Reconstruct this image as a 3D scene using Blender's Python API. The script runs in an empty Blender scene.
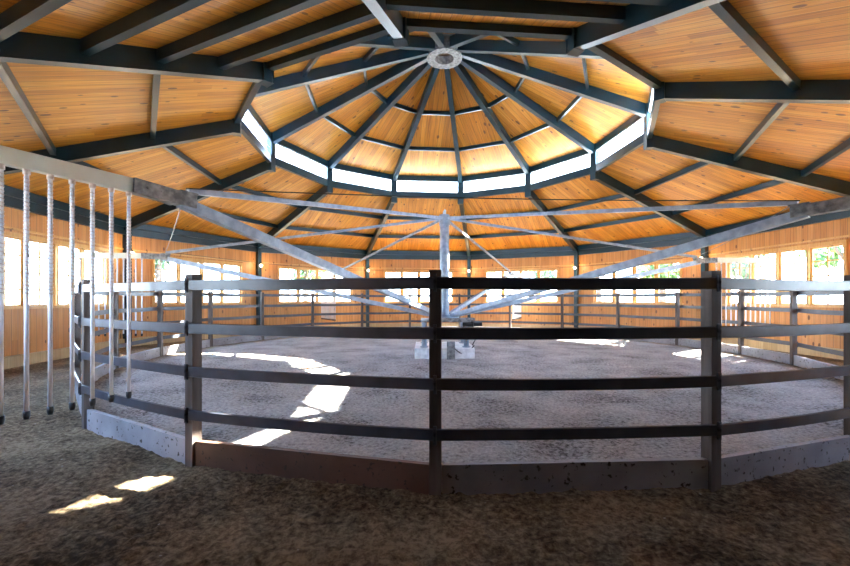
import bpy, math, random
from mathutils import Vector, noise
random.seed(7)
H = 1.35                 # eye height in metres; plan numbers below are in eye heights
R = math.radians
D = bpy.data
S = bpy.context.scene
col = S.collection

# ------------------------------------------------------------------ camera, sky, sun, exposure
cam = D.objects.new('camera', D.cameras.new('camera')); col.objects.link(cam)
cam.location = (-.347*H, -7.18*H, H)
cam.rotation_euler = (math.pi/2, 0, 0)
cam.data.sensor_width = 36; cam.data.lens = 36*403.4/850
cam.data.shift_y = 15.5/850
cam.data.clip_start = .02
S.camera = cam
W = D.worlds.new('sky'); S.world = W; W.use_nodes = True
wn = W.node_tree.nodes; wl = W.node_tree.links
bg = wn['Background']
tc = wn.new('ShaderNodeTexCoord'); sx = wn.new('ShaderNodeSeparateXYZ'); cr = wn.new('ShaderNodeValToRGB')
wl.new(tc.outputs['Generated'], sx.inputs[0]); wl.new(sx.outputs['Z'], cr.inputs[0]); wl.new(cr.outputs[0], bg.inputs[0])
cr.color_ramp.elements[0].position = 0; cr.color_ramp.elements[0].color = (.70, .84, 1, 1)
cr.color_ramp.elements[1].position = .8; cr.color_ramp.elements[1].color = (.25, .50, 1, 1)
bg.inputs[1].default_value = 3.2
sun = D.objects.new('sun', D.lights.new('sun', 'SUN')); col.objects.link(sun)
sun.data.energy = 26; sun.data.angle = R(.6); sun.data.color = (1, .93, .82)
sun.rotation_euler = Vector((4.27, 2.95, 3.6)).to_track_quat('Z', 'Y').to_euler()
S.view_settings.view_transform = 'Standard'; S.view_settings.look = 'None'
S.view_settings.gamma = 1; S.view_settings.use_curve_mapping = False
S.view_settings.exposure = 3.5

# ------------------------------------------------------------------ node material helpers
def mat(name, base=(.5,.5,.5), rough=.6, metal=0, spec=.5):
    m = D.materials.new(name); m.use_nodes = True
    b = m.node_tree.nodes['Principled BSDF']
    b.inputs['Base Color'].default_value = (*base, 1); b.inputs['Roughness'].default_value = rough
    b.inputs['Metallic'].default_value = metal; b.inputs['Specular IOR Level'].default_value = spec
    return m, m.node_tree.nodes, m.node_tree.links, b
def N(ns, t, **k):
    n = ns.new('ShaderNode'+t)
    for a, v in k.items(): setattr(n, a, v)
    return n
def ramp(ns, stops):
    r = ns.new('ShaderNodeValToRGB'); e = r.color_ramp.elements
    while len(e) < len(stops): e.new(.5)
    for i, (p, c) in enumerate(stops): e[i].position = p; e[i].color = (*c, 1)
    return r
def math_(ns, ls, op, a, b=None):
    m = ns.new('ShaderNodeMath'); m.operation = op
    for i, v in enumerate((a, b)):
        if v is None: continue
        if isinstance(v, (int, float)): m.inputs[i].default_value = v
        else: ls.new(v, m.inputs[i])
    return m.outputs[0]
def mixc(ns, ls, bt, f, a, b):
    m = ns.new('ShaderNodeMix'); m.data_type = 'RGBA'; m.blend_type = bt
    for s, v in ((0, f), (6, a), (7, b)):
        if isinstance(v, (int, float)): m.inputs[s].default_value = v
        elif isinstance(v, tuple): m.inputs[s].default_value = (*v, 1)
        else: ls.new(v, m.inputs[s])
    return m.outputs[2]

def wood(name, stops, width=.13, rough=.42, knots=1.0, gap=.8, seed=0.0, knotcol=(.10,.035,.012)):
    """planks laid along UV v, each `width` metres wide along u"""
    m, ns, ls, b = mat(name, rough=rough)
    uv = N(ns, 'UVMap'); sp = N(ns, 'SeparateXYZ'); ls.new(uv.outputs[0], sp.inputs[0])
    u = math_(ns, ls, 'DIVIDE', sp.outputs[0], width)
    idx = math_(ns, ls, 'FLOOR', u); fr = math_(ns, ls, 'FRACT', u)
    wnz = N(ns, 'TexWhiteNoise', noise_dimensions='2D')
    cb = N(ns, 'CombineXYZ'); ls.new(idx, cb.inputs[0])
    # boards end at random places
    w1 = N(ns, 'TexWhiteNoise', noise_dimensions='1D'); ls.new(idx, w1.inputs['W'])
    lv = math_(ns, ls, 'FLOOR', math_(ns, ls, 'ADD', math_(ns, ls, 'DIVIDE', sp.outputs[1], 4.6), w1.outputs[0]))
    ls.new(lv, cb.inputs[1]); cb.inputs[2].default_value = seed
    ls.new(cb.outputs[0], wnz.inputs[0])
    # grain
    gc = N(ns, 'CombineXYZ')
    ls.new(math_(ns, ls, 'MULTIPLY', sp.outputs[0], 38), gc.inputs[0])
    ls.new(math_(ns, ls, 'MULTIPLY', sp.outputs[1], 1.3), gc.inputs[1])
    ls.new(math_(ns, ls, 'MULTIPLY', wnz.outputs[0], 37.0), gc.inputs[2])
    gn = N(ns, 'TexNoise'); gn.inputs['Scale'].default_value = 1; gn.inputs['Detail'].default_value = 3
    gn.inputs['Distortion'].default_value = .6
    ls.new(gc.outputs[0], gn.inputs[0])
    t = math_(ns, ls, 'ADD', math_(ns, ls, 'ADD', -.10, math_(ns, ls, 'MULTIPLY', wnz.outputs[0], .30)), math_(ns, ls, 'MULTIPLY', gn.outputs[0], .92))
    rp = ramp(ns, stops); ls.new(t, rp.inputs[0])
    c = rp.outputs[0]
    # knots
    kc = N(ns, 'CombineXYZ')
    ls.new(math_(ns, ls, 'MULTIPLY', sp.outputs[0], 1.0), kc.inputs[0]); ls.new(math_(ns, ls, 'MULTIPLY', sp.outputs[1], .5), kc.inputs[1])
    vo = N(ns, 'TexVoronoi'); vo.inputs['Scale'].default_value = 6.2; ls.new(kc.outputs[0], vo.inputs[0])
    vs = N(ns, 'SeparateXYZ'); ls.new(vo.outputs['Color'], vs.inputs[0])
    size = math_(ns, ls, 'MULTIPLY', math_(ns, ls, 'GREATER_THAN', vs.outputs[0], .35), math_(ns, ls, 'ADD', .09, math_(ns, ls, 'MULTIPLY', vs.outputs[1], .15)))
    k = N(ns, 'MapRange'); k.inputs['From Min'].default_value = 0
    ls.new(math_(ns, ls, 'SUBTRACT', size, vo.outputs['Distance']), k.inputs[0]); k.inputs['From Max'].default_value = .035
    c = mixc(ns, ls, 'MIX', math_(ns, ls, 'MULTIPLY', k.outputs[0], .85*knots), c, knotcol)
    # grooves
    ed = math_(ns, ls, 'ABSOLUTE', math_(ns, ls, 'SUBTRACT', fr, .5))
    g = N(ns, 'MapRange'); ls.new(ed, g.inputs[0]); g.inputs['From Min'].default_value = .455; g.inputs['From Max'].default_value = .495
    c = mixc(ns, ls, 'MIX', math_(ns, ls, 'MULTIPLY', g.outputs[0], gap), c, (.05,.018,.006))
    ls.new(c, b.inputs['Base Color'])
    bp = N(ns, 'Bump'); bp.inputs['Strength'].default_value = .35; bp.inputs['Distance'].default_value = .01
    ls.new(math_(ns, ls, 'SUBTRACT', math_(ns, ls, 'MULTIPLY', gn.outputs[0], .15), g.outputs[0]), bp.inputs['Height'])
    ls.new(bp.outputs[0], b.inputs['Normal'])
    return m
WOODC = wood('ceiling_pine', [(.15,(.34,.115,.008)), (.5,(.60,.245,.022)), (.85,(.78,.40,.065))], width=.135)
WOODW = wood('wall_pine', [(.15,(.40,.15,.03)), (.5,(.58,.245,.06)), (.85,(.68,.34,.105))], width=.14, gap=.7, seed=3.0)
TRIMW = wood('trim_pine', [(.2,(.60,.30,.08)), (.8,(.78,.47,.16))], width=.4, gap=0, knots=.6)
PALEW = wood('pale_board', [(.2,(.42,.28,.13)), (.8,(.62,.47,.25))], width=.4, gap=0, knots=.5)
BARNW = wood('barn_boards', [(.2,(.10,.05,.025)), (.8,(.17,.09,.045))], width=.2)

def speckle(name, c1, c2, scale, rough, metal=0, lo=.35, hi=.65, bump=.0, spec=.5, stretch=None):
    m, ns, ls, b = mat(name, rough=rough, metal=metal, spec=spec)
    t = N(ns, 'TexCoord'); n = N(ns, 'TexNoise'); n.inputs['Scale'].default_value = scale; n.inputs['Detail'].default_value = 6
    if stretch:
        mp = N(ns, 'Mapping'); mp.inputs['Scale'].default_value = stretch
        ls.new(t.outputs['Object'], mp.inputs[0]); ls.new(mp.outputs[0], n.inputs[0])
    else: ls.new(t.outputs['Object'], n.inputs[0])
    r = ramp(ns, [(lo, c1), (hi, c2)]); ls.new(n.outputs[0], r.inputs[0]); ls.new(r.outputs[0], b.inputs['Base Color'])
    if bump:
        bp = N(ns, 'Bump'); bp.inputs['Strength'].default_value = bump; bp.inputs['Distance'].default_value = .01
        ls.new(n.outputs[0], bp.inputs['Height']); ls.new(bp.outputs[0], b.inputs['Normal'])
    return m
STEEL = speckle('dark_green_steel', (.003,.022,.036), (.007,.034,.053), 3, .30)
GALV = speckle('galvanised_steel', (.19,.23,.29), (.31,.36,.44), 9, .42, metal=.35, bump=.05)
WORN = speckle('worn_grey_steel', (.10,.10,.105), (.30,.30,.30), 14, .6, metal=.2, bump=.1)
CREAM = speckle('cream_enamel', (.62,.65,.57), (.72,.75,.67), 5, .45)
WHITE = speckle('white_enamel', (.46,.47,.50), (.60,.62,.65), 6, .4)
CONC = speckle('white_concrete', (.60,.60,.61), (.86,.86,.86), 9, .8, bump=.3)
RAIL = speckle('rail_strap', (.020,.022,.030), (.060,.068,.090), 6, .36, lo=.3, hi=.75, bump=.05, spec=.7)
POST = speckle('weathered_post', (.045,.026,.018), (.15,.12,.105), 9, .62, bump=.25, stretch=(1,1,.12))
BLACK, *_ = mat('black_fitting', (.015,.015,.017), .4)
CLIP = speckle('clip_metal', (.03,.03,.035), (.12,.12,.13), 20, .35, metal=.6)
RUSTY = speckle('rusty_plate', (.16,.07,.035), (.30,.20,.14), 12, .6)
ROOFM = speckle('roof_metal', (.42,.45,.46), (.52,.55,.56), 2, .5)
SHRUB = speckle('leaf_green', (.055,.13,.03), (.13,.25,.07), 2, .6)
SHRUB2 = speckle('leaf_blue_green', (.05,.13,.07), (.12,.24,.13), 2, .6)
BARK = speckle('bark', (.06,.045,.03), (.14,.11,.08), 8, .9, bump=.4)
EARTH = speckle('gravel_yard', (.26,.24,.20), (.40,.38,.33), 5, .9)
# kickboard: weathered board with splashes of dried mud
def kick(name, c1, c2, mud):
    m, ns, ls, b = mat(name, rough=.6)
    t = N(ns, 'TexCoord'); n = N(ns, 'TexNoise'); n.inputs['Scale'].default_value = 2.2; n.inputs['Detail'].default_value = 5
    ls.new(t.outputs['Object'], n.inputs[0]); r = ramp(ns, [(.35, c1), (.65, c2)]); ls.new(n.outputs[0], r.inputs[0])
    v = N(ns, 'TexNoise'); v.inputs['Scale'].default_value = 24; v.inputs['Detail'].default_value = 3; ls.new(t.outputs['Object'], v.inputs[0])
    k = ramp(ns, [(.62,(0,0,0)), (.68,(1,1,1))]); ls.new(v.outputs[0], k.inputs[0])
    c = mixc(ns, ls, 'MIX', k.outputs[0], r.outputs[0], mud); ls.new(c, b.inputs['Base Color'])
    bp = N(ns, 'Bump'); bp.inputs['Strength'].default_value = .3; bp.inputs['Distance'].default_value = .01
    ls.new(k.outputs[0], bp.inputs['Height']); ls.new(bp.outputs[0], b.inputs['Normal'])
    return m
KICKG = kick('kickboard_grey', (.22,.21,.22), (.37,.36,.38), (.04,.028,.02))
KICKB = kick('kickboard_brown', (.085,.040,.024), (.15,.075,.048), (.05,.03,.02))
# glass: thin pane, mostly clear with a fresnel reflection
def glass(name, frost=0):
    m, ns, ls, b = mat(name); ns.remove(b)
    o = ns['Material Output']; tr = N(ns, 'BsdfTransparent'); gl = N(ns, 'BsdfGlossy'); gl.inputs['Roughness'].default_value = .05
    tr.inputs[0].default_value = (.95,.97,.97,1)
    f = N(ns, 'LayerWeight'); f.inputs[0].default_value = .5; mx = N(ns, 'MixShader')
    k = math_(ns, ls, 'ADD', .02, math_(ns, ls, 'MULTIPLY', math_(ns, ls, 'POWER', f.outputs['Facing'], 5), .45))
    ls.new(k, mx.inputs[0]); ls.new(tr.outputs[0], mx.inputs[1]); ls.new(gl.outputs[0], mx.inputs[2]); ls.new(mx.outputs[0], o.inputs[0])
    return m
GLASS = glass('window_glass')
def emit(name, c, s):
    m, ns, ls, b = mat(name, (.9,.9,.9), .3)
    b.inputs['Emission Color'].default_value = (*c, 1); b.inputs['Emission Strength'].default_value = s
    return m
BULB = emit('lit_bulb', (1,.78,.5), 1.2)
# ground: pale trodden sand inside the ring, brown loose footing outside
def ground_mat():
    m, ns, ls, b = mat('arena_footing', rough=.93, spec=.2)
    t = N(ns, 'TexCoord'); sp = N(ns, 'SeparateXYZ'); ls.new(t.outputs['Object'], sp.inputs[0])
    dx = math_(ns, ls, 'SUBTRACT', sp.outputs[0], .184*H)
    r2 = math_(ns, ls, 'SQRT', math_(ns, ls, 'ADD', math_(ns, ls, 'MULTIPLY', dx, dx), math_(ns, ls, 'MULTIPLY', sp.outputs[1], sp.outputs[1])))
    n1 = N(ns, 'TexNoise'); n1.inputs['Scale'].default_value = 1.1; n1.inputs['Detail'].default_value = 7; n1.inputs['Roughness'].default_value = .62
    n2 = N(ns, 'TexNoise'); n2.inputs['Scale'].default_value = 24; n2.inputs['Detail'].default_value = 8; n2.inputs['Roughness'].default_value = .7
    ls.new(t.outputs['Object'], n1.inputs[0]); ls.new(t.outputs['Object'], n2.inputs[0])
    s = math_(ns, ls, 'ADD', math_(ns, ls, 'MULTIPLY', n1.outputs[0], .4), math_(ns, ls, 'MULTIPLY', n2.outputs[0], .6))
    ri = ramp(ns, [(.40,(.11,.098,.095)), (.47,(.36,.34,.335)), (.60,(.60,.57,.555))]); ls.new(s, ri.inputs[0])
    ro = ramp(ns, [(.41,(.060,.040,.022)), (.49,(.19,.135,.080)), (.60,(.42,.32,.20))]); ls.new(s, ro.inputs[0])
    wob = math_(ns, ls, 'ADD', r2, math_(ns, ls, 'MULTIPLY', math_(ns, ls, 'SUBTRACT', n1.outputs[0], .5), .5))
    k = N(ns, 'MapRange'); ls.new(wob, k.inputs[0]); k.inputs['From Min'].default_value = 4.75*H; k.inputs['From Max'].default_value = 5.1*H
    c = mixc(ns, ls, 'MIX', k.outputs[0], ri.outputs[0], ro.outputs[0])
    # small pale stones
    v = N(ns, 'TexVoronoi'); v.inputs['Scale'].default_value = 14; ls.new(t.outputs['Object'], v.inputs[0])
    vs = N(ns, 'SeparateXYZ'); ls.new(v.outputs['Color'], vs.inputs[0])
    st = math_(ns, ls, 'MULTIPLY', math_(ns, ls, 'LESS_THAN', v.outputs['Distance'], .11), math_(ns, ls, 'GREATER_THAN', vs.outputs[0], .93))
    c = mixc(ns, ls, 'MIX', math_(ns, ls, 'MULTIPLY', st, .8), c, (.55,.50,.44))
    ls.new(c, b.inputs['Base Color'])
    n3 = N(ns, 'TexNoise'); n3.inputs['Scale'].default_value = 34; n3.inputs['Detail'].default_value = 6; n3.inputs['Roughness'].default_value = .8
    n4 = N(ns, 'TexNoise'); n4.inputs['Scale'].default_value = 7; n4.inputs['Detail'].default_value = 4; n4.inputs['Distortion'].default_value = 1.2
    ls.new(t.outputs['Object'], n3.inputs[0]); ls.new(t.outputs['Object'], n4.inputs[0])
    hh = math_(ns, ls, 'ADD', math_(ns, ls, 'MULTIPLY', n3.outputs[0], .5), math_(ns, ls, 'MULTIPLY', n4.outputs[0], .8))
    bp = N(ns, 'Bump'); bp.inputs['Strength'].default_value = 1; bp.inputs['Distance'].default_value = .09
    ls.new(hh, bp.inputs['Height']); ls.new(bp.outputs[0], b.inputs['Normal'])
    return m
GROUND = ground_mat()

# ------------------------------------------------------------------ mesh helpers (all coordinates in eye heights, z = 0 at the ground)
def P(r, a, z=0): return Vector((r*math.sin(R(a)), r*math.cos(R(a)), z))
LOC = {}
class MB:
    def __init__(s): s.v = []; s.f = []; s.uv = []; s.mi = []
    def face(s, pts, uv=None, mi=0):
        i = len(s.v); s.v += [Vector(p) for p in pts]; s.f.append(tuple(range(i, i+len(pts))))
        s.uv.append(uv or [(0,0)]*len(pts)); s.mi.append(mi)
    def hexa(s, b, t, mi=0, uvs=1.0):
        """b, t: four corners each (counter-clockwise from above); UVs run along each face in metres"""
        q = [list(reversed(b)), list(t)] + [[b[i], b[(i+1)%4], t[(i+1)%4], t[i]] for i in range(4)]
        for f in q:
            e1 = (Vector(f[1])-Vector(f[0])).length*H; e2 = (Vector(f[3])-Vector(f[0])).length*H
            if e1 > e2: uv = [(0,0),(0,e1),(e2,e1),(e2,0)]
            else: uv = [(0,0),(e1,0),(e1,e2),(0,e2)]
            s.face(f, uv, mi)
    def box(s, c, sx, sy, sz, rot=0, mi=0):
        """centre of the base c, size along rotated axes; rot = azimuth of the local +y axis"""
        c = Vector(c); X = P(1, rot+90); Y = P(1, rot)
        k = [(-1,-1),(1,-1),(1,1),(-1,1)]
        b = [c+X*(sx/2*i)+Y*(sy/2*j) for i, j in k]; t = [p+Vector((0,0,sz)) for p in b]
        s.hexa(b, t, mi)
    def bar(s, a, b, w, h, up=Vector((0,0,1)), mi=0, taper=1):
        """rectangular bar from a to b; w sideways, h along up; a and b are the middle of its section"""
        a = Vector(a); b = Vector(b); d = (b-a).normalized(); side = d.cross(up).normalized(); u = side.cross(d).normalized()
        A = [a+side*(w/2*i)+u*(h/2*j) for i, j in ((-1,-1),(1,-1),(1,1),(-1,1))]
        B = [b+(side*(w/2*i)+u*(h/2*j))*taper for i, j in ((-1,-1),(1,-1),(1,1),(-1,1))]
        s.hexa(A, B, mi)
    def channel(s, a, b, w, h, t=.012, mi=0):
        """I-section: two flanges and a web"""
        a = Vector(a); b = Vector(b); up = Vector((0,0,1)); d = (b-a).normalized(); side = d.cross(up).normalized(); u = side.cross(d)
        s.bar(a+u*(h/2-t/2), b+u*(h/2-t/2), w, t, mi=mi); s.bar(a-u*(h/2-t/2), b-u*(h/2-t/2), w, t, mi=mi)
        s.bar(a, b, t, h-2*t, mi=mi)
    def tube(s, pts, r, n=10, cap=True, mi=0):
        pts = [Vector(p) for p in pts]; rings = []
        rr = r if isinstance(r, (list, tuple)) else [r]*len(pts)
        base = len(s.v)
        ref = Vector((0,0,1))
        d0 = (pts[-1]-pts[0]).normalized()
        if abs(d0.z) > .9: ref = Vector((0,1,0))
        for i, p in enumerate(pts):
            d = (pts[min(i+1, len(pts)-1)]-pts[max(i-1, 0)])
            d = d.normalized() if d.length > 1e-9 else d0
            x = d.cross(ref).normalized(); y = x.cross(d)
            for k in range(n):
                a = 2*math.pi*k/n; s.v.append(p+(x*math.cos(a)+y*math.sin(a))*rr[i])
        for i in range(len(pts)-1):
            for k in range(n):
                q = (base+i*n+k, base+i*n+(k+1)%n, base+(i+1)*n+(k+1)%n, base+(i+1)*n+k)
                s.f.append(q); s.uv.append([(0,0)]*4); s.mi.append(mi)
        if cap:
            s.f.append(tuple(base+k for k in reversed(range(n)))); s.uv.append([(0,0)]*n); s.mi.append(mi)
            s.f.append(tuple(base+(len(pts)-1)*n+k for k in range(n))); s.uv.append([(0,0)]*n); s.mi.append(mi)
    def ball(s, c, r, n=12, mi=0, sq=(1,1,1)):
        c = Vector(c); pts = []; base = len(s.v); m = n//2
        for i in range(1, m):
            th = math.pi*i/m
            for k in range(n):
                a = 2*math.pi*k/n
                s.v.append(c+Vector((r*sq[0]*math.sin(th)*math.cos(a), r*sq[1]*math.sin(th)*math.sin(a), r*sq[2]*math.cos(th))))
        top = len(s.v); s.v.append(c+Vector((0,0,r*sq[2]))); s.v.append(c-Vector((0,0,r*sq[2])))
        for i in range(m-2):
            for k in range(n):
                s.f.append((base+i*n+k, base+(i+1)*n+k, base+(i+1)*n+(k+1)%n, base+i*n+(k+1)%n)); s.uv.append([(0,0)]*4); s.mi.append(mi)
        for k in range(n):
            s.f.append((top, base+k, base+(k+1)%n)); s.uv.append([(0,0)]*3); s.mi.append(mi)
            s.f.append((top+1, base+(m-2)*n+(k+1)%n, base+(m-2)*n+k)); s.uv.append([(0,0)]*3); s.mi.append(mi)
    def mesh(s, name, mats, origin, smooth=False, bevel=0):
        me = D.meshes.new(name)
        me.from_pydata([((p-origin)*H) for p in s.v], [], s.f)
        ul = me.uv_layers.new(name='UVMap'); i = 0
        for f in s.uv:
            for c in f: ul.data[i].uv = c; i += 1
        for m in (mats if isinstance(mats, (list, tuple)) else [mats]): me.materials.append(m)
        for p, m in zip(me.polygons, s.mi): p.material_index = m; p.use_smooth = smooth
        me.update(); return me
    def build(s, name, mats, parent=None, smooth=False, bevel=0, origin=None, weld=False):
        if origin is None:
            lo = Vector([min(p[i] for p in s.v) for i in range(3)]); hi = Vector([max(p[i] for p in s.v) for i in range(3)])
            origin = Vector(((lo.x+hi.x)/2, (lo.y+hi.y)/2, lo.z))
        origin = Vector(origin)
        me = s.mesh(name, mats, origin, smooth)
        if weld:
            import bmesh
            bm = bmesh.new(); bm.from_mesh(me); bmesh.ops.remove_doubles(bm, verts=bm.verts, dist=1e-4); bm.to_mesh(me); bm.free()
        o = D.objects.new(name, me); place(o, origin, parent)
        if bevel:
            b = o.modifiers.new('bevel', 'BEVEL'); b.width = bevel; b.segments = 2; b.limit_method = 'ANGLE'
        return o
def place(o, origin, parent=None, rz=0):
    col.objects.link(o); LOC[o.name] = Vector(origin)
    if parent: o.parent = parent; o.location = (Vector(origin)-LOC[parent.name])*H
    else: o.location = Vector(origin)*H
    o.rotation_euler.z = rz
    return o
def inst(name, me, origin, parent, rz=0): return place(D.objects.new(name, me), origin, parent, rz)
def tag(o, label=None, cat=None, group=None, kind=None):
    for k, v in (('label', label), ('category', cat), ('group', group), ('kind', kind)):
        if v: o[k] = v
    return o
def thing(name, loc, label, cat, group=None):
    o = D.objects.new(name, None); o.empty_display_size = .1; place(o, loc); return tag(o, label, cat, group)
def struct(o): o['kind'] = 'structure'; return o

# ------------------------------------------------------------------ plan
VA = [-110+30*j for j in range(12)]          # azimuths of the twelve corners
RW, AW = 6.66, 6.66*math.cos(R(15))          # walls
RC, AC = 3.37, 3.37*math.cos(R(15))          # lantern
C15 = math.cos(R(15))
EAVE, CB, CT, HUB = 2.60, 3.60, 4.16, 5.50   # underside of boards at wall, at lantern sill, at lantern head, at hub
CL = CB+.075
SL = (CL-EAVE)/(AW-AC)
RH = .30
SU = (HUB-CT)/(AC-RH)
def zl(ap): return EAVE+SL*(AW-ap)           # lower roof underside by apothem
def zu(ap): return CT+SU*(AC-ap)             # upper roof underside
DOOR = 9                                     # bay 160..190 is the open doorway the camera stands in

# ------------------------------------------------------------------ floor
def floor():
    cx, cy = -.347, -7.18
    nr, na = 430, 440
    rs = [.35*((21/.35)**(i/nr)) for i in range(nr+1)]
    an = []
    for k in range(na): an.append(-62+124*k/(na-1))
    for k in range(1, 40): an.append(62+236*k/40)
    fc = Vector((.184, 0, 0))
    v = []; f = []; M = len(an)
    for r in rs:
        for a in an:
            x = cx+r*math.sin(R(a)); y = cy+r*math.cos(R(a))
            d = math.hypot(x-fc.x, y); z = 0
            fade = min(1, 5/(r+1))
            p = Vector((x*H, y*H, 0))
            lump = noise.fractal(p*3.1, 1.0, 2.1, 5)
            fine = noise.fractal(p*11, .9, 2.1, 4)
            big = noise.noise(p*.8)
            lump = noise.fractal(p*4.2, .9, 2.1, 5)
            clod = max(0, noise.noise(p*15)-.12)
            k = min(1, max(0, (d-4.85)/.25)); k = k*k*(3-2*k)
            zo = .010*big+.011*lump+.008*fine+.022*clod+math.exp(-((d-5.25)/.22)**2)*(.006+.012*noise.noise(p*2.3))
            foot = max(0, noise.noise(Vector((p.x*2.2, p.y*2.2, 7)))-.22)
            zi = .008*big+.006*lump+.005*fine-.05*foot+.014*clod
            z = zi+(zo-zi)*k
            if r > 7.9 or d > 6.5: z *= .3
            v.append((x*H, y*H, z*H))
    for i in range(nr):
        for k in range(M):
            k2 = (k+1) % M
            f.append((i*M+k, i*M+k2, (i+1)*M+k2, (i+1)*M+k))
    v.append((cx*H, cy*H, 0)); c = len(v)-1
    for k in range(M): f.append((c, (k+1) % M, k))
    me = D.meshes.new('floor'); me.from_pydata(v, [], f); me.materials.append(GROUND)
    for p in me.polygons: p.use_smooth = True
    o = D.objects.new('floor', me); col.objects.link(o); LOC['floor'] = Vector((0,0,0)); struct(o)
    if me.polygons[0].normal.z < 0: me.flip_normals()
floor()
g = MB(); s_ = 60
g.face([(-s_,-s_,-.05),(s_,-s_,-.05),(s_,s_,-.05),(-s_,s_,-.05)])
struct(g.build('floor_yard', EARTH, origin=(0,0,-.05)))

# ------------------------------------------------------------------ roof boards
def uvof(pts, a0, b):  # plank UV: u sideways, v up-slope
    c = P(1, b+90); n = P(1, b)
    return [((Vector(p).dot(c))*H+50+b*.37, (Vector(p).dot(-n))*H*1.05) for p in pts]
OV = .62
cl = MB(); cu = MB()
for j in range(12):
    a, b = VA[j], VA[j]+30; m = a+15
    for M_, r0, r1, z0, z1 in ((cl, AW+OV, AC+.02, zl(AW+OV), zl(AC+.02)), (cu, AC+.10, RH*.75, zu(AC+.10), zu(RH*.75))):
        q = [P(r0/C15, a, z0), P(r0/C15, b, z0), P(r1/C15, b, z1), P(r1/C15, a, z1)]
        t = [p+Vector((0,0,.07)) for p in q]
        M_.face(q, uvof(q, a, m), 0)
        M_.face(list(reversed(t)), None, 1)
        M_.face([q[1], q[0], t[0], t[1]], None, 1); M_.face([q[3], q[2], t[2], t[3]], None, 1)
o = cl.build('ceiling', [WOODC, ROOFM], weld=True); struct(o)
cu.box((0,0,HUB-.02), .8, .8, .05, 0, mi=1)
o = cu.build('ceiling_lantern', [WOODC, ROOFM], weld=True); struct(o)

# ------------------------------------------------------------------ painted steel roof frame
frame = thing('roof_frame', (0,0,0), 'dark green steel frame of hip beams, purlins, eave beams and columns carrying the lower roof', 'roof frame')
lant = thing('lantern_frame', (0,0,CB-.15), 'dark green steel rafters and posts of the raised lantern roof, meeting at a hub', 'roof frame')
for j in range(12):
    a, b = VA[j], VA[j]+30
    # columns and hip beams at corner a
    m = MB(); m.box(P(RW+(.05 if j in (9, 10) else -.07), a, 0), .10, .12, 2.40, a); m.build('column', STEEL, frame, bevel=.006)
    hb = MB()
    A = P(RW-.02, a, zl(AW)-.105); B = P(RC+.01, a, zl(AC)-.10)
    hb.bar(A, B, .075, .19)
    hb.bar(A-Vector((0,0,.10)), B-Vector((0,0,.10)), .095, .014)
    # knee where beam meets column
    hb.box(P(RW-.07, a, 2.33), .085, .12, .14, a)
    hb.build('hip_beam', STEEL, frame, bevel=.005)
    # eave beam, upper and lower member
    for nm, z, hh, off in (('eave_beam', 2.53, .13, 0), ('eave_beam', 2.355, .09, 0)):
        e = MB(); e.bar(P((AW-.04-off)/C15, a, z), P((AW-.04-off)/C15, b, z), .07, hh)
        if z < 2.4: e.bar(P((AW-.015)/C15, a, 2.43), P((AW-.015)/C15, b, 2.43), .015, .07)
        e.build(nm, STEEL, frame)
    # purlins
    extra = j in (9, 10)
    rs = [(AW-(AW-AC)*t) for t in ((.33, .61 if j in (7, 8) else .667) if not extra else (1/6, 1/3, 1/2, 2/3, 5/6 if j == 10 else .80))]
    for ap in rs:
        pd = .115 if extra else .09
        p = MB(); p.bar(P(ap/C15-.03, a, zl(ap)-pd/2), P(ap/C15-.03, b, zl(ap)-pd/2), .06, pd); p.build('purlin', STEEL, frame, bevel=.004)
    # lantern post, beams
    p = MB(); p.box(P(RC, a, CB-.15), .13, .10, CT-CB+.16, a)
    p.box(P(RC-.055, a, CB-.15), .15, .015, CT-CB+.16, a)
    p.build('lantern_post', STEEL, lant, bevel=.005)
    e = MB(); e.bar(P(AC/C15, a, CB+.06), P(AC/C15, b, CB+.06), .07, .14); e.build('sill_beam', STEEL, lant)
    e = MB(); e.bar(P(AC/C15, a, CT-.06), P(AC/C15, b, CT-.06), .06, .12); e.build('head_beam', STEEL, lant)
    r = MB(); A = P(RC+.05, a, zu(AC+.05)-.10); B = P(RH-.02, a, zu(RH)-.11)
    r.bar(A, B, .07, .17); r.bar(A-Vector((0,0,.09)), B-Vector((0,0,.09)), .095, .016)
    r.build('rafter', STEEL, lant, bevel=.005)
    for ap in (2.35, 1.42):
        p = MB(); p.bar(P(ap/C15-.02, a, zu(ap)-.05), P(ap/C15-.02, b, zu(ap)-.05), .045, .08); p.build('purlin', STEEL, lant)
# hub ring: a welded disc with a round hole
h = MB(); n = 40; zb = HUB-.24
for k in range(n):
    a0, a1 = 360*k/n, 360*(k+1)/n
    def q(r, a, z): return P(r, a, z)
    ri, ro, z0, z1 = .165, .315, zb, zb+.2
    h.face([q(ri,a0,z0), q(ro,a0,z0), q(ro,a1,z0), q(ri,a1,z0)])
    h.face([q(ro,a0,z0), q(ro,a0,z1), q(ro,a1,z1), q(ro,a1,z0)])
    h.face([q(ri,a0,z0), q(ri,a1,z0), q(ri,a1,z1), q(ri,a0,z1)])
    h.face([q(ri,a0,z1), q(ri,a1,z1), q(ro,a1,z1), q(ro,a0,z1)])
ho = h.build('hub_ring', WORN, lant, weld=True); ho['label'] = 'round pale weathered hub plate'
h = MB(); h.tube([(0,0,zb+.15), (0,0,zb+.19)], .163, 32); ho2 = h.build('hub_cap', RUSTY, ho); ho2['label'] = 'brown rusty cap inside the hub'

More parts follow.
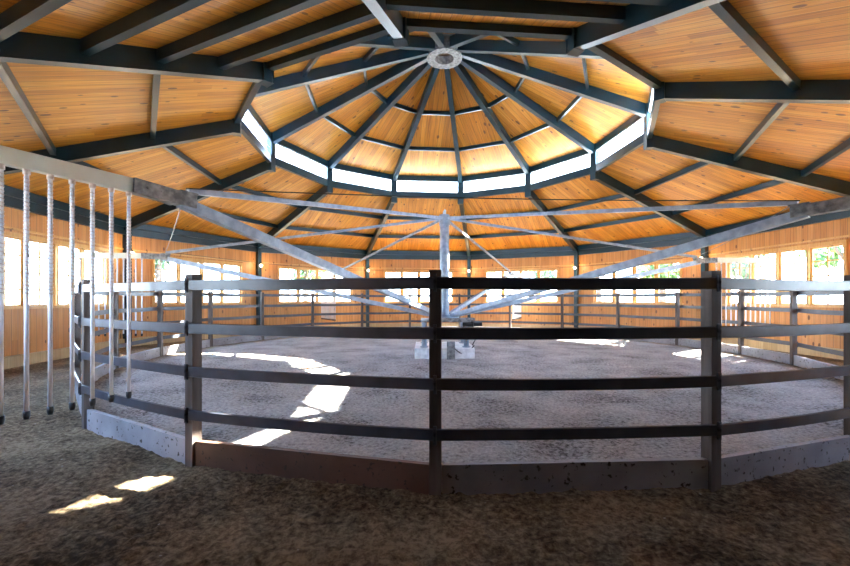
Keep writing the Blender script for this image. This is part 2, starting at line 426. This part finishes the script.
# ------------------------------------------------------------------ lantern windows (structure)
wi = 0
for j in range(12):
    a, b = VA[j], VA[j]+30; wi += 1
    A, B = P(RC, a), P(RC, b); d = (B-A).normalized(); z0, z1 = CB+.13, CT-.12
    A2, B2 = A+d*.06, B-d*.06
    f = MB()
    for z in (z0+.012, z1-.012): f.bar(A2+Vector((0,0,z)), B2+Vector((0,0,z)), .03, .024)
    L = (B2-A2).length
    for k in range(1, 6): p = A2+d*(L*k/6); f.bar(p+Vector((0,0,z0)), p+Vector((0,0,z1)), .006, .012, up=d)
    f.bar(A2+Vector((0,0,(z0+z1)/2)), B2+Vector((0,0,(z0+z1)/2)), .01, .005)
    fo = struct(f.build('window_%d' % wi, WHITE))
    g = MB(); g.bar(A2+Vector((0,0,(z0+z1)/2)), B2+Vector((0,0,(z0+z1)/2)), .004, z1-z0-.04); g.build('glass', GLASS, fo)

# ------------------------------------------------------------------ walls, windows, baseboards
SIDES = ['left','left_rear','rear_left_corner','rear_left','rear','rear_right','rear_right_corner','right','right_front','door','front_left','left_front']
WZ0, WZ1 = .88, 1.90
def wallquad(m, A, d, n, s0, s1, z0, z1, th, off=0):
    p = [A+d*s0+n*off, A+d*s1+n*off, A+d*s1+n*(off+th), A+d*s0+n*(off+th)]
    b = [x+Vector((0,0,z0)) for x in p]; t = [x+Vector((0,0,z1)) for x in p]
    for f in ([b[0],b[1],t[1],t[0]], [b[2],b[3],t[3],t[2]], [b[1],b[2],t[2],t[1]], [b[3],b[0],t[0],t[3]], [t[0],t[1],t[2],t[3]], [b[3],b[2],b[1],b[0]]):
        m.face(f, [((x-A).dot(d)*H+20, x.z*H) for x in f])
for j in range(12):
    a, b = VA[j], VA[j]+30
    A, B = P(RW, a), P(RW, b); L = (B-A).length; d = (B-A).normalized(); n = P(1, a+15)
    if j == DOOR:
        w = MB(); wallquad(w, A, d, n, 0, L, 2.36, zl(AW)-.01, .06); struct(w.build('wall_'+SIDES[j], WOODW)); continue
    t0, t1 = .172*L, .836*L
    if j == 8: t1 = .60*L      # unseen windows beside the doorway, narrowed to set the light on the near fence
    if j == 10: t0 = .45*L
    w = MB()
    top = zl(AW)-.01
    wallquad(w, A, d, n, 0, L, 0, WZ0, .06); wallquad(w, A, d, n, 0, L, WZ1, top, .06)
    wallquad(w, A, d, n, 0, t0, WZ0, WZ1, .06); wallquad(w, A, d, n, t1, L, WZ0, WZ1, .06)
    struct(w.build('wall_'+SIDES[j], WOODW))
    bb = MB(); wallquad(bb, A, d, n, .03, L-.03, 0, .17, -.045, -.001); struct(bb.build('baseboard_'+SIDES[j], PALEW))
    tr = MB(); wallquad(tr, A, d, n, .0, L, WZ1+.10, WZ1+.13, -.02, -.001); struct(tr.build('trim_%d' % (j+1), TRIMW))
    # window group: frame, four sashes each with glass
    wi += 1
    f = MB(); fw = .045
    wallquad(f, A, d, n, t0-fw, t1+fw, WZ1, WZ1+.06, -.03, 0); wallquad(f, A, d, n, t0-fw-.03, t1+fw+.03, WZ0-.035, WZ0, -.07, 0)
    wallquad(f, A, d, n, t0-fw, t0, WZ0, WZ1, -.03, 0); wallquad(f, A, d, n, t1, t1+fw, WZ0, WZ1, -.03, 0)
    ns_ = 3 if j in (8, 10) else 4; sw = (t1-t0)/ns_
    for k in range(1, ns_): wallquad(f, A, d, n, t0+sw*k-.022, t0+sw*k+.022, WZ0, WZ1, .085, -.025)
    fo = struct(f.build('window_%d' % wi, TRIMW))
    for k in range(ns_):
        s0, s1 = t0+sw*k+.022*(k > 0), t0+sw*(k+1)-.022*(k < ns_-1)
        s = MB(); e = .03
        for x0, x1, y0, y1 in ((s0,s0+e,WZ0,WZ1), (s1-e,s1,WZ0,WZ1), (s0+e,s1-e,WZ0,WZ0+e), (s0+e,s1-e,WZ1-e,WZ1)): wallquad(s, A, d, n, x0, x1, y0, y1, .03, .012)
        mx = (s0+s1)/2; wallquad(s, A, d, n, mx-.011, mx+.011, WZ0+e, WZ1-e, .015, .02)
        for q in range(1, 4):
            z = WZ0+(WZ1-WZ0)*q/4; wallquad(s, A, d, n, s0+e, s1-e, z-.011, z+.011, .014, .0205)
        so = s.build('sash', TRIMW, fo)
        g = MB(); wallquad(g, A, d, n, s0+e, s1-e, WZ0+e, WZ1-e, .003, .026); g.build('glass', GLASS, so)

# ------------------------------------------------------------------ unseen barn passage behind the doorway, added to keep light from behind out
VL, VR = P(RW+.06, 190), P(RW+.06, 160)
for nm, x in (('wall_unseen_passage_left', VL.x-.25), ('wall_unseen_passage_right', VR.x+.1)):
    w = MB(); w.box((x, -8.15, 0), .1, 3.4, 2.36, 0); struct(w.build(nm, BARNW))
w = MB(); w.box(((VL.x+VR.x)/2, -9.9, 0), 4.0, .1, 2.36, 0); struct(w.build('wall_unseen_passage_end', BARNW))
w = MB(); w.box(((VL.x+VR.x)/2, -8.15, 2.37), 4.2, 3.5, .08, 0); struct(w.build('ceiling_unseen_passage', BARNW))

# ------------------------------------------------------------------ round pen fence
FC = Vector((.184, 0, 0)); FR = 5.134
ANG = [-5.33,11.09,24.5,43.5,62.5,77.5,90.6,107.1,123.8,140.6,157.3,174.2,191.1,207.4,223.9,240.2,256.4,271.9,286.6,303.45,322.46,338.06]
def F(r, t, z=0):    # t measured from the side facing the doorway, growing to the right
    return FC+Vector((r*math.sin(R(t)), -r*math.cos(R(t)), z))
fence = thing('round_pen_fence', (.184,0,0), 'round pen fence of grey posts with four dark strap rails and kickboards', 'fence')
RZ = [1.079, .824, .568, .313]
NP = len(ANG)
for i, t in enumerate(ANG):
    az = math.degrees(math.atan2(math.sin(R(t)), -math.cos(R(t))))
    m = MB(); tilt = 0
    if i == 8: tilt = .0
    m.box(F(FR, t, -.06), .060, .064, 1.205, az); po = m.build('post', POST, fence, bevel=.006)
    for k, z in enumerate(RZ):
        c = MB(); c.box(F(FR+.048, t, z-.046), .016, .012, .092, az); c.box(F(FR+.053, t, z-.036), .006, .012, .072, az)
        c.build('rail_clip', CLIP, po, bevel=.003)
    t1 = ANG[(i+1) % NP];  t1 += 360 if t1 < t else 0
    seg = 10
    for k, z in enumerate(RZ):
        m = MB(); hh = .062; th = .010; sag = random.uniform(.002, .010)
        prev = None
        for s in range(seg+1):
            u = s/seg; tt = t+.10+(t1-t-.20)*u; zz = z-sag*4*u*(1-u)
            half = R(t1-t)/2; chord = (FR+.036)*math.cos(half)/math.cos(R(tt-t)-half)
            rr = chord+.15*(FR+.036-chord)
            prof = [(rr,-hh/2),(rr+th,-hh/2+.004),(rr+th,hh/2-.004),(rr,hh/2)]
            cur = [F(r_, tt, zz+z_) for r_, z_ in prof]
            i0 = len(m.v); m.v += cur
            if s:
                for q in range(4):
                    m.f.append((i0-4+q, i0-4+(q+1)%4, i0+(q+1)%4, i0+q)); m.uv.append([(0,0)]*4); m.mi.append(0)
            else: m.f.append((0,3,2,1)); m.uv.append([(0,0)]*4); m.mi.append(0)
            if s == seg: m.f.append((i0,i0+1,i0+2,i0+3)); m.uv.append([(0,0)]*4); m.mi.append(0)
        m.build('rail', RAIL, fence)
    m = MB(); dt = math.degrees(.032/FR)
    A, B = F(FR, t+dt), F(FR, t1-dt); m.bar(A+Vector((0,0,.060)), B+Vector((0,0,.060)), .030, .185)
    kb = m.build('kickboard', KICKB if i == NP-0 or abs(t-338.06) < .1 else KICKG, fence, bevel=.004)
    if abs(t-338.06) < .1: kb['label'] = 'reddish brown kickboard'

# ------------------------------------------------------------------ horse walker
wk = thing('horse_walker', (0,0,0), 'grey six armed horse walker with hanging rod dividers on a concrete block in the pen', 'horse walker')
def c_(x, y, z): return Vector((x, y, z))
m = MB(); m.box((-.02,.05,-.03), 1.0, 1.05, .20, 0); bo = m.build('base_block', CONC, wk, bevel=.015); bo['label'] = 'white painted concrete block'
# legs on the block
for x, y in ((-.36,-.30), (.36,-.30), (.36,.34), (-.36,.34)):
    m = MB(); m.tube([(x,y,.17), (x,y,.185)], .07, 16); m.tube([(x,y,.18), (x,y,.60)], .045, 16); m.build('leg', GALV, wk)
m = MB(); m.box((.08,-.52,-.02), .13, .07, .31, 0); m.box((.03,-.525,-.02), .03, .07, .30, 0); cb = m.build('control_box', WORN, wk, bevel=.006); cb['label'] = 'grey control box in front of the block'
m = MB(); m.tube([(.12+.36*u, -.50+.08*u, .20-.13*math.sin(math.pi*u)+.02*u) for u in [k/14 for k in range(15)]], .008, 8); m.tube([(.45,-.4,.22),(.50,-.38,.30),(.44,-.34,.42),(.40,-.3,.55)], .008, 8); m.build('cable', BLACK, wk, smooth=True)
m = MB(); m.box((0,0,.60), .84, .84, .035, 0); m.box((.1,-.36,.637), .78, .16, .035, 0); m.build('table', WORN, wk, bevel=.005)
m = MB(); m.tube([(.30,-.30,.56),(.48,-.34,.56)], .05, 14); m.tube([(.48,-.34,.56),(.62,-.36,.565)], .035, 14); m.build('drive_motor', BLACK, wk)
m = MB(); m.tube([(0,0,.637), (0,0,.69)], .26, 32); m.tube([(0,0,.69), (0,0,.71)], .15, 32); m.build('turntable', GALV, wk)
m = MB(); m.tube([(0,0,.70), (0,0,2.47)], .083, 28); m.tube([(0,0,2.47), (0,0,2.485)], .095, 28); m.tube([(0,0,2.30), (0,0,2.42)], .097, 28)
pole = m.build('mast', GALV, wk, smooth=False)
m = MB(); m.tube([(0,0,2.485),(0,0,2.50),(0,0,2.54),(.01,0,2.57),(.0,0,2.585)], [.05,.028,.03,.02,.008], 14); tp = m.build('cable_gland', WHITE, wk, smooth=True)
E_ = 1.72      # height of the dividers' top bars
# divider rod, wrapped in spiral tape above, plain with black foot below
RODW = speckle('white_rod', (.70,.70,.72), (.84,.84,.86), 6, .4)
def rod_mesh():
    m = MB(); rr = .0105
    m.tube([(0,0,-.02), (0,0,-1.30)], rr, 12, mi=3)
    pts = []
    for k in range(14*30):
        z = -.05-.62*k/(14*30); a = 2*math.pi*k/14
        pts.append((math.cos(a)*(rr+.0005), math.sin(a)*(rr+.0005), z))
    m.tube(pts, .0026, 5, mi=1)
    m.tube([(0,0,-1.275), (0,0,-1.30), (0,0,-1.318)], [.0155,.0155,.012], 12, mi=2)
    m.tube([(0,0,.0), (0,0,-.035)], .016, 12, mi=1)
    return m.mesh('rod', [WHITE, RUSTY, BLACK, RODW], Vector((0,0,0)), True)
TAPE = speckle('tan_tape', (.55,.43,.39), (.75,.68,.66), 30, .6)
rod = rod_mesh(); rod.materials[1] = TAPE
J = []
for i in range(6):
    a = 25.7+60*i; u = P(1, a); s = P(1, a+90)
    near = i == 3
    A = u*.20+c_(0,0,.70); B = u*4.80+c_(0,0,E_-.035)
    m = MB(); m.bar(A, u*2.5+c_(0,0,1.193), .065, .070); m.bar(u*2.5+c_(0,0,1.193), B, .065, .080)
    ao = m.build('arm', GALV, wk, bevel=.006)
    m = MB(); m.bar(u*4.70+c_(0,0,E_-.02), u*5.12+c_(0,0,E_), .085, .092); m.box(u*4.75+c_(0,0,E_+.028), .075, .13, .015, a)
    for q in range(3): m.tube([u*(4.86+.09*q)+s*-.05+c_(0,0,E_), u*(4.86+.09*q)+s*.05+c_(0,0,E_)], .009, 8)
    m.build('bracket', WORN, ao, bevel=.003)
    m = MB(); m.bar(u*.09+c_(0,0,2.42), u*4.74+c_(0,0,E_+.055), .032, .042); m.build('stay_bar', GALV, wk, bevel=.004)
    top = MB(); top.bar(u*5.10+c_(0,0,E_+.0), u*6.30+c_(0,0,E_+.0), .05, .088)
    tb = top.build('divider_bar', CREAM, wk, bevel=.006); tb['label'] = 'cream divider bar'
    for k in range(12):
        inst('rod', rod, u*(5.13+.098*k)+c_(0,0,E_-.035), tb, R(37*k))
    J.append(u*4.75+c_(0,0,E_+.07))
for i in range(6):
    m = MB(); A, B = J[i], J[(i+1)%6]
    m.tube([A.lerp(B, k/10)-c_(0,0,.03*math.sin(math.pi*k/10)) for k in range(11)], .0045, 6, cap=True); m.build('tension_cable', BLACK, wk)

# ------------------------------------------------------------------ bulb lamps on the columns
where = {1: 'behind the left hanging rods', 2: 'right of the window beside the left front post', 3: 'on the first column left of the mast',
         4: 'on the first column right of the mast', 5: 'between two bright rear windows', 6: 'behind the top of the right front post'}
for j in range(1, 7):
    a = VA[j]; r = RW-.14
    t = thing('wall_lamp', P(r, a, 1.90), 'small round lit bulb lamp '+where[j], 'lamp', 'bulb lamps on the columns')
    m = MB(); m.box(P(r+.005, a, 1.86), .07, .012, .12, a); m.tube([P(r-.0, a, 1.97), P(r-.05, a, 1.985)], .012, 10); m.build('back_plate', STEEL, t, bevel=.004)
    m = MB(); m.tube([P(r-.05, a, 2.0), P(r-.05, a, 1.975), P(r-.05, a, 1.965)], [.012,.022,.035], 16); m.build('socket', BLACK, t)
    m = MB(); m.ball(P(r-.05, a, 1.925), .042, 16, sq=(1,1,1.1)); m.build('bulb', BULB, t, smooth=True)
    L = D.lights.new('bulb_light', 'POINT'); L.energy = 1.2; L.color = (1,.72,.42); L.shadow_soft_size = .05
    lo = D.objects.new('bulb_light', L); place(lo, P(r-.16, a, 1.93), t)

# ------------------------------------------------------------------ trees beyond the windows
def crown(seed, n, rx, rz):
    rnd = random.Random(seed); m = MB()
    blobs = [(Vector((rnd.uniform(-.5,.5)*rx, rnd.uniform(-.5,.5)*rx, rnd.uniform(-.6,.7)*rz)), rnd.uniform(.35,.6)*rx) for _ in range(16)]
    for k in range(n):
        c, br = rnd.choice(blobs)
        v = Vector((rnd.gauss(0,1), rnd.gauss(0,1), rnd.gauss(0,1))).normalized()
        p = c+v*br*rnd.uniform(.6,1)
        q = (v+Vector((rnd.gauss(0,.5), rnd.gauss(0,.5), rnd.gauss(0,.5)))).normalized()
        x = q.orthogonal().normalized(); y = q.cross(x); sz = rnd.uniform(.06,.12)
        m.face([p-x*sz, p-y*sz*.5, p+x*sz, p+y*sz*.5])
    return m
kinds = [(crown(1, 5200, 1.05, 2.1), SHRUB), (crown(2, 5200, 1.2, 2.0), SHRUB2)]
cm = [k.mesh('crown', mt, Vector((0,0,0))) for k, mt in kinds]
tm = MB(); tm.tube([(0,0,0),(.05,0,1.0),(-.03,.05,2.0),(.03,0,3.0)], [.16,.12,.09,.04], 10)
for q in range(6):
    a = q*60; tm.tube([(0,0,1.6+.2*q), P(.5, a, 2.1+.2*q), P(.9, a, 2.7+.18*q)], [.05,.035,.015], 6)
trm = tm.mesh('trunk', BARK, Vector((0,0,0)), True)
spots = [(-56,11,1), (-42,10.6,1), (-28,12,0), (8,14,0), (22,14,1), (36,11.4,1), (49,10.6,0), (62,10.5,1), (75,10.6,0), (88,10.9,1), (102,11,1)]  # sun-side trees, some unseen, added to keep low sun off the wall windows
win = {1: 'the windows left of the left front fence post', 2: 'the windows crossed by the long left arm', 3: 'the window just left of the mast',
       4: 'the window just right of the mast', 5: 'the rear windows left of the right front post, added as sun shade', 6: 'the large windows at the right edge', 7: 'the right wall beyond the picture edge, added as sun shade'}
jb = lambda a: int(((a-VA[0]) % 360)//30)
count = {}
for q in spots: count[jb(q[0])] = count.get(jb(q[0]), 0)+1
seen = {}
order = {1: [''], 2: ['left ', 'right '], 3: ['left ', 'middle ', 'right ']}
for a, r, k in spots:
    j = jb(a); i = seen.get(j, 0); seen[j] = i+1
    t = thing('tree', P(r, a, -.05), order[count[j]][i]+['bushy green', 'rounded blue green'][k]+' tree outside '+win[j], 'tree', 'trees outside the windows')
    sc = random.uniform(.9, 1.0); t.rotation_euler.z = random.uniform(0, 6.28); t.scale = (sc, sc, sc*1.1)
    inst('trunk', trm, P(r, a, -.05), t); inst('crown', cm[k], P(r, a, 3.0), t)
